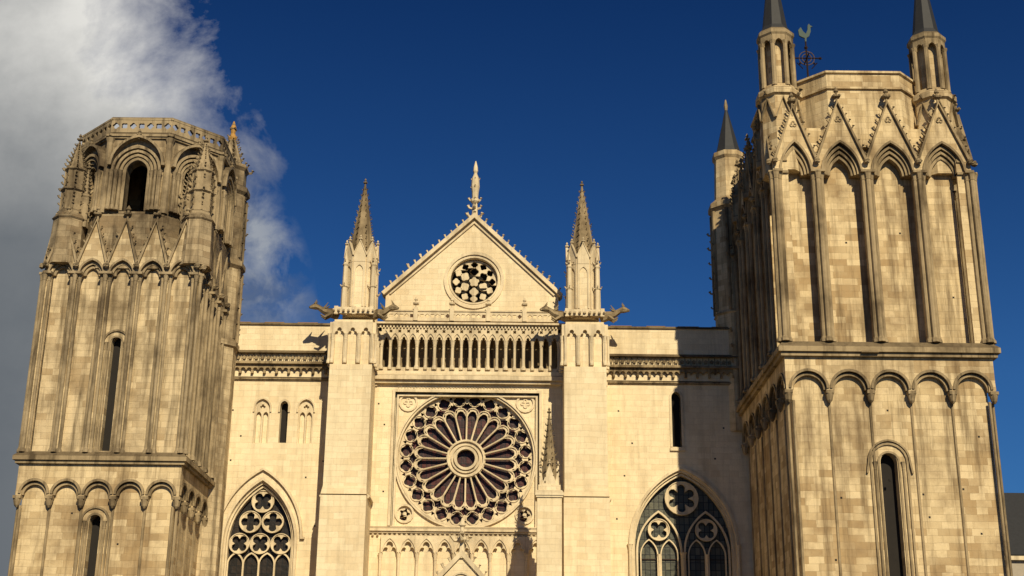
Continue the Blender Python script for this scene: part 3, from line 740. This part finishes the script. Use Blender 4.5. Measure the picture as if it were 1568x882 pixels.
def right_tower():
    mw, mc = B('right_tower_walls', 'tower'), B('right_tower_carving', 'towerc')
    m2, m2c = B('right_tower_upper_stage', 'tower'), B('right_tower_gablets', 'towerc')
    X0, X1, Y0, Y1 = 14.1, 24.85, -13.5, -.2
    Fr = frame(0, Y0, 1, 0, 0, -1); Rt = frame(X1, 0, 0, 1, 1, 0); Lf = frame(X0, 0, 0, 1, -1, 0)
    d = .35; cx = (X0 + X1) / 2
    def facewall(m, F, u0, u1, z0, z1, w, hole=None):
        plate(m, F, [(u0, z0), (u1, z0), (u1, z1), (u0, z1)], [hole] if hole else [], w - .7, w)
    sl = 19.15
    facewall(mw, Fr, X0 + d, X1 - d, 0, 21.1, -d, archhole(sl - .42, sl + .42, 3, 15.5, .5, 6))
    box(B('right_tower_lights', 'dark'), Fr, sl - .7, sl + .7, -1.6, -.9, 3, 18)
    facewall(mw, Rt, Y0 + d + .7, Y1, 0, 21.09, -d); facewall(mw, Lf, Y0 + d + .7, Y1, 0, 21.09, -d)
    box(mw, Fr, X0 + 1.6, X1 - 1.6, -13, -12.4, 0, 32)
    slit(mw, mc, None, Fr, sl, 3, 15.5, .45, d, fr=.42)
    strip(mc, Fr, [(sl - 1.1, 14.9)] + arch(sl - 1.0, sl + 1.0, 15.5, 1.05, 8) + [(sl + 1.1, 14.9)], .09, -d - .1, -d + .14)
    us = [X0 + .12 + i * (X1 - X0 - .24) / 5 for i in range(6)]
    corbel_arcade(mw, mc, Fr, us, 19.1, 21.1, 1.0, d, 0, (.117, .117))
    uy = [Y0 + .12 + i * (Y1 - Y0 - .24) / 6 for i in range(7)]
    corbel_arcade(mw, mc, Lf, uy, 19.1, 21.09, 1.0, d, 0, (.117, .2))
    corbel_arcade(mw, mc, Rt, uy, 19.1, 21.09, 1.0, d, 0, (.117, .2))
    box(mw, Fr, X0 + .02, X1 - .02, -13.3, -.02, 21.08, 21.5)
    string(mc, Fr, X0, X1, 21.1, .6, .35, -13.4)
    box(mc, Fr, 18.0, 18.9, .1, .42, 21.05, 21.5, top=(.15, .3))
    d2 = .8
    facewall(m2, Fr, X0 + d2, X1 - d2, 21.5, 34.3, -d2)
    facewall(m2, Lf, Y0 + d2 + .7, Y1, 21.5, 34.29, -d2); facewall(m2, Rt, Y0 + d2 + .7, Y1, 21.5, 34.29, -d2)
    us = [X0 + .08, 16.45, 19.15, 21.95, X1 - .08]
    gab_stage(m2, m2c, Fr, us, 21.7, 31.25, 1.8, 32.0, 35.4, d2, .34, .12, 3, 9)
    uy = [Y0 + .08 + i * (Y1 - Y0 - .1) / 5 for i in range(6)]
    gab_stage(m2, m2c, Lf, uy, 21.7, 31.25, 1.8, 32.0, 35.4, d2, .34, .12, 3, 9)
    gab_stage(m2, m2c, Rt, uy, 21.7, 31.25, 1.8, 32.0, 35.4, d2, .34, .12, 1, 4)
    ap = 4.95; cy = Y0 + 5.35
    Y1o = cy + 5.35
    broach(m2, X0 + .9, X1 - .9, Y0 + .9, Y1o, 33.6, cx, cy, ap - .1, 35.4)
    box(m2, Fr, X0 + .9, X1 - .9, -13.2, -.9, 33.0, 33.6)
    R = 1 / cos(pi / 8)
    lathe(m2, cx, cy, [(ap * R, 33.0), (ap * R, 36.45), ((ap + .12) * R, 36.5), ((ap + .12) * R, 36.62), (ap * R - .02, 36.7), (ap * R - .02, 37.45), ((ap + .1) * R, 37.5), ((ap + .1) * R, 37.62), (ap * R * .96, 37.7)], 8, pi / 8)
    for tx, ty in ((X0 + .78, Y0 + 1.2), (X1 - 1.25, Y0 + 1.5)):
        lathe(m2, tx, ty, [(1.15, 31.5), (1.15, 36.0), (1.32, 36.1), (1.32, 36.4), (1.05, 36.6), (.98, 36.8), (.6, 36.85), (.6, 39.9)], 8, pi / 8)
        for i in range(8):
            a = pi / 8 + i * pi / 4
            lathe(m2c, tx + .92 * cos(a), ty + .92 * sin(a), [(.17, 36.7), (.14, 36.9), (.13, 39.3), (.2, 39.5)], 7)
            FO = octframe(tx, ty, .86, i)
            plate(m2c, FO, [(-.36, 39.9), (-.36, 39.3), (-.22, 39.3)] + arch(-.22, .22, 39.31, .32, 5)[1:-1] + [(.22, 39.3), (.36, 39.3), (.36, 39.9)], [], -.1, .07)
        lathe(m2c, tx, ty, [(1.0, 39.88), (1.08, 40.0), (1.08, 40.2), (.95, 40.35), (.85, 40.4)], 8, pi / 8)
        lathe(B('right_tower_turret_spires', 'slate'), tx, ty, [(.92, 40.36), (.72, 40.7), (.04, 45.8)], 8, pi / 8)
        for i in range(4):
            a = i * pi / 2 + pi / 4; crocket(m2c, (tx + 1.15 * cos(a), ty + 1.15 * sin(a), 36.1), (cos(a), sin(a), .1), .25)
        for i in range(8):
            FO = octframe(tx, ty, 1.07, i)
            strip(m2c, FO, [(-.4, 34.6), (0, 35.8), (.4, 34.6)], .09, -.05, .14)
    tx, ty = X0 + .1, .9
    lathe(m2, tx, ty, [(1.3, 20), (1.3, 27.5), (1.42, 27.6), (1.3, 27.8), (1.3, 34.6), (1.5, 34.8), (1.5, 35.1), (1.05, 35.5), (.95, 38.3), (1.08, 38.5), (1.08, 38.8), (.8, 38.9)], 8, pi / 8)
    for i in range(8):
        a = pi / 8 + i * pi / 4
        lathe(m2c, tx + 1.3 * cos(a), ty + 1.3 * sin(a), [(.12, 27.8), (.12, 34.6)], 6)
        for k in range(6): crocket(m2c, (tx + 1.38 * cos(a), ty + 1.38 * sin(a), 28.3 + k), (cos(a), sin(a), .1), .18)
        for k in range(4): crocket(m2c, (tx + 1.3 * cos(a), ty + 1.3 * sin(a), 23.3 + k), (cos(a), sin(a), .1), .16)
    lathe(B('right_tower_turret_spires', 'slate'), tx, ty, [(.88, 38.85), (.76, 39.2), (.05, 42.3)], 8, pi / 8)
    lathe(m2c, tx, ty, [(.1, 42.1), (.14, 42.4), (.04, 42.9)], 6)
    for yy in (-10.5, -6.0, -2.2): pinn(m2c, X0 + .1, yy, 32.8, 34.6, 36.6, .42, 6, 1)
    # weathervane with rooster
    mi, mr = B('weathervane', 'iron'), B('weathervane_rooster', 'copper')
    x, y = 17.3, -9.5
    tube(mi, [(x, y, 36.5), (x, y, 41.6)], [.07, .05], 6)
    tube(mi, [(x - .75, y, 40.4), (x + .75, y, 40.4)], [.045, .045], 5); tube(mi, [(x, y - .7, 40.4), (x, y + .7, 40.4)], [.04, .04], 5)
    F = frame(x, y, 1, 0, 0, -1)
    for r in (.3, .48): strip(mi, F, circ(0, 40.4, r, 14), .045, -.02 , .02 + r * .01, True)
    for s in (-1, 1): tube(mi, [(x + s * .25, y, 39.7), (x + s * .6, y, 40.1)], [.03, .03], 4); blob(mi, x + s * .8, y, 40.4, .1); blob(mi, x + s * .42, y, 40.05, .08)
    blob(mi, x, y, 41.1, .12)
    co = [(-.45, .25), (-.5, .7), (-.3, .95), (-.15, .6), (.05, .4), (.2, .75), (.22, 1.1), (.32, 1.25), (.42, 1.1), (.58, 1.02), (.42, .95), (.42, .6), (.28, .2), (.08, .05), (.05, -.25), (-.05, -.25), (-.06, .05), (-.25, .12)]
    plate(mr, F, [(a * .8, 41.7 + b * .8) for a, b in co], [], -.05, .05)
    pts = [(X0 + random.uniform(.8, 10), random.uniform(8, 18.5)) for _ in range(10)]
    holes_putlog(Fr, pts, -d, 'putlog_holes')
    holes_putlog(Fr, [(X0 + random.uniform(.9, 10), random.uniform(22.5, 31)) for _ in range(5)], -d2, 'putlog_holes')

def nave():
    m = B('nave_body', 'tower')
    box(m, FF, -17.5, 14.0, -60, -2.0, 0, 22)
    B('nave_roof', 'slate').add([(-8, 2, 26.5), (2.9, 2, 26.5), (-2.5, 2, 32.5), (-8, 60, 26.5), (2.9, 60, 26.5), (-2.5, 60, 32.5)], [(0, 1, 2), (3, 5, 4), (0, 2, 5, 3), (1, 4, 5, 2), (0, 3, 4, 1)])
    box(m, FF, -8, 2.9, -60, -2, 22, 26.6)

central(); buttress(-9.62, .18); buttress(4.45, -.05); aisle_left(); aisle_right(); portal(); left_tower(); right_tower(); nave()

def build(name, mb, mat, parent):
    me = bpy.data.meshes.new(name); me.from_pydata(mb.v, [], mb.f); me.materials.append(MAT[mat])
    import bmesh
    bm = bmesh.new(); bm.from_mesh(me); bmesh.ops.recalc_face_normals(bm, faces=bm.faces); bm.to_mesh(me); bm.free()
    ob = bpy.data.objects.new(name, me); S.collection.objects.link(ob); ob.parent = parent
    return ob
cath = bpy.data.objects.new('gothic_cathedral', None); S.collection.objects.link(cath)
for (p, mt), mb in PARTS.items(): build(p, mb, mt, cath)

def house(name, F, u0, u1, dep, h, hr, n, wall='render'):
    PARTS.clear()
    hw, rf = B('walls', wall), B('roof', 'slate')
    box(hw, F, u0, u1, -dep, 0, 0, h); box(B('cornice', 'creamc'), F, u0 - .2, u1 + .2, -dep - .2, .3, h, h + .35)
    a, b = u0 - .3, u1 + .3
    rf.add([pt(F, a, .4, h + .35), pt(F, b, .4, h + .35), pt(F, b, -dep - .3, h + .35), pt(F, a, -dep - .3, h + .35), pt(F, a + 1, -dep / 2, h + hr), pt(F, b - 1, -dep / 2, h + hr)], [(0, 1, 5, 4), (1, 2, 5), (2, 3, 4, 5), (3, 0, 4)])
    st = (u1 - u0) / n
    for i in range(n):
        for z in [1 + 3.4 * k for k in range(int(h / 3.4))]:
            c = u0 + (i + .5) * st
            box(B('windows', 'glass'), F, c - .55, c + .55, -.3, .01, z, z + 1.9)
            strip(B('window_frames', 'creamc'), F, [(c - .55, z), (c - .55, z + 1.9), (c + .55, z + 1.9), (c + .55, z)], .14, -.1, .06)
            box(B('window_frames', 'creamc'), F, c - .7, c + .7, -.1, .12, z - .14, z)
    e = bpy.data.objects.new(name, None); S.collection.objects.link(e)
    for (p, mt), mb in PARTS.items(): build(p, mb, mt, e)
# neighbouring house at the right edge
house('slate_roof_house', frame(38.5, 15, 1, 0, 0, -1), -3.6, 14, 9, 14.4, 5.6, 5)
# terrace of houses closing the square on the far side
x = -62
for w, h in ((16, 12), (13, 14), (18, 11.5), (14, 13), (17, 12.5), (15, 14), (18, 12), (14, 13)):
    house('town_house', frame(x, -100, -1, 0, 0, 1), -w + .1, 0, 11, h, 4, int(w / 3)); x += w

# ground
gm = plain('plaza_paving', (.09, .075, .055), .9, 0, .35, .6)
me = bpy.data.meshes.new('ground'); s = 3000
me.from_pydata([(-s, -s, 0), (s, -s, 0), (s, s, 0), (-s, s, 0)], [], [(0, 1, 2, 3)]); me.materials.append(gm)
S.collection.objects.link(bpy.data.objects.new('ground', me))

# ------------------------------------------------------------------ light
el, az = radians(34), radians(15.5)
SD = Vector((sin(az) * cos(el), -cos(az) * cos(el), sin(el)))
sun = bpy.data.lights.new('sun', 'SUN'); sun.energy = 5.0; sun.angle = radians(.5); sun.color = (1, .87, .61)
so = bpy.data.objects.new('sun', sun); so.rotation_euler = SD.to_track_quat('Z', 'Y').to_euler(); so.location = (30, -90, 80); S.collection.objects.link(so)
W = bpy.data.worlds.new('World'); S.world = W; W.use_nodes = True; nt = W.node_tree
bg = nt.nodes['Background']; bg.inputs[1].default_value = .05
sky = nn(nt, 'ShaderNodeTexSky', sky_type='NISHITA'); sky.sun_disc = False; sky.sun_elevation = el; sky.sun_rotation = pi - az
sky.altitude = 120; sky.air_density = 1.0; sky.dust_density = .3; sky.ozone_density = 3
tc = nn(nt, 'ShaderNodeTexCoord'); sx = nn(nt, 'ShaderNodeSeparateXYZ'); nt.links.new(tc.outputs['Generated'], sx.inputs[0])
tint = mixc(nt, ramp(nt, sx.outputs[2], .25, .55), (.27, .66, 1.14), (.085, .31, .70))
col = mixc(nt, 1.0, sky.outputs[0], tint, 'MULTIPLY')
yy = math_n(nt, 'MAXIMUM', sx.outputs[1], .05)
a = math_n(nt, 'DIVIDE', sx.outputs[0], yy); b = math_n(nt, 'DIVIDE', sx.outputs[2], yy)
cvx = nn(nt, 'ShaderNodeCombineXYZ'); nt.links.new(a, cvx.inputs[0]); nt.links.new(b, cvx.inputs[1])
n1 = noise(nt, cvx.outputs[0], 8, 10, .61, .2); n2 = noise(nt, cvx.outputs[0], 4.5, 8, .6)
edge = math_n(nt, 'SUBTRACT', math_n(nt, 'SUBTRACT', math_n(nt, 'MULTIPLY', b, -.36), .08), a)
dens = math_n(nt, 'ADD', edge, math_n(nt, 'MULTIPLY', math_n(nt, 'SUBTRACT', n1, .5), .26))
mask = ramp(nt, dens, -.025, .075)
mask = math_n(nt, 'MULTIPLY', mask, ramp(nt, sx.outputs[1], .3, .6))
bright = math_n(nt, 'MULTIPLY', ramp(nt, n2, .28, .55, .42, 1), ramp(nt, edge, .30, .05, .42, 1))
bright = math_n(nt, 'MULTIPLY', bright, ramp(nt, b, .38, .52, .2, 1))
ccol = mixc(nt, bright, (1.3, 1.7, 2.2), (16.0, 15.7, 14.8))
col = mixc(nt, mask, col, ccol)
# thin wisps low beside the left tower
wx = math_n(nt, 'MULTIPLY', math_n(nt, 'ADD', math_n(nt, 'ADD', a, .205), math_n(nt, 'MULTIPLY', math_n(nt, 'SUBTRACT', b, .37), .35)), 1 / .035)
wz = math_n(nt, 'MULTIPLY', math_n(nt, 'SUBTRACT', b, .375), 1 / .07)
rr = math_n(nt, 'ADD', math_n(nt, 'MULTIPLY', wx, wx), math_n(nt, 'MULTIPLY', wz, wz))
n3 = noise(nt, cvx.outputs[0], 22, 8, .6, .4)
wm = math_n(nt, 'MULTIPLY', ramp(nt, rr, 1.6, .1), ramp(nt, n3, .42, .66))
col = mixc(nt, math_n(nt, 'MULTIPLY', wm, .8), col, (7.5, 8.0, 8.6))
nt.links.new(col, bg.inputs[0])

# ------------------------------------------------------------------ camera
th, roll = radians(18.9), radians(.6)
cam = bpy.data.cameras.new('camera'); cam.sensor_width = 36; cam.lens = 2050 / 1568 * 36; cam.clip_end = 8000
co = bpy.data.objects.new('camera', cam); S.collection.objects.link(co)
co.matrix_world = Matrix.Translation((0, -80, 1.7)) @ Matrix.Rotation(pi / 2 + th, 4, 'X') @ Matrix.Rotation(roll, 4, 'Z')
S.camera = co
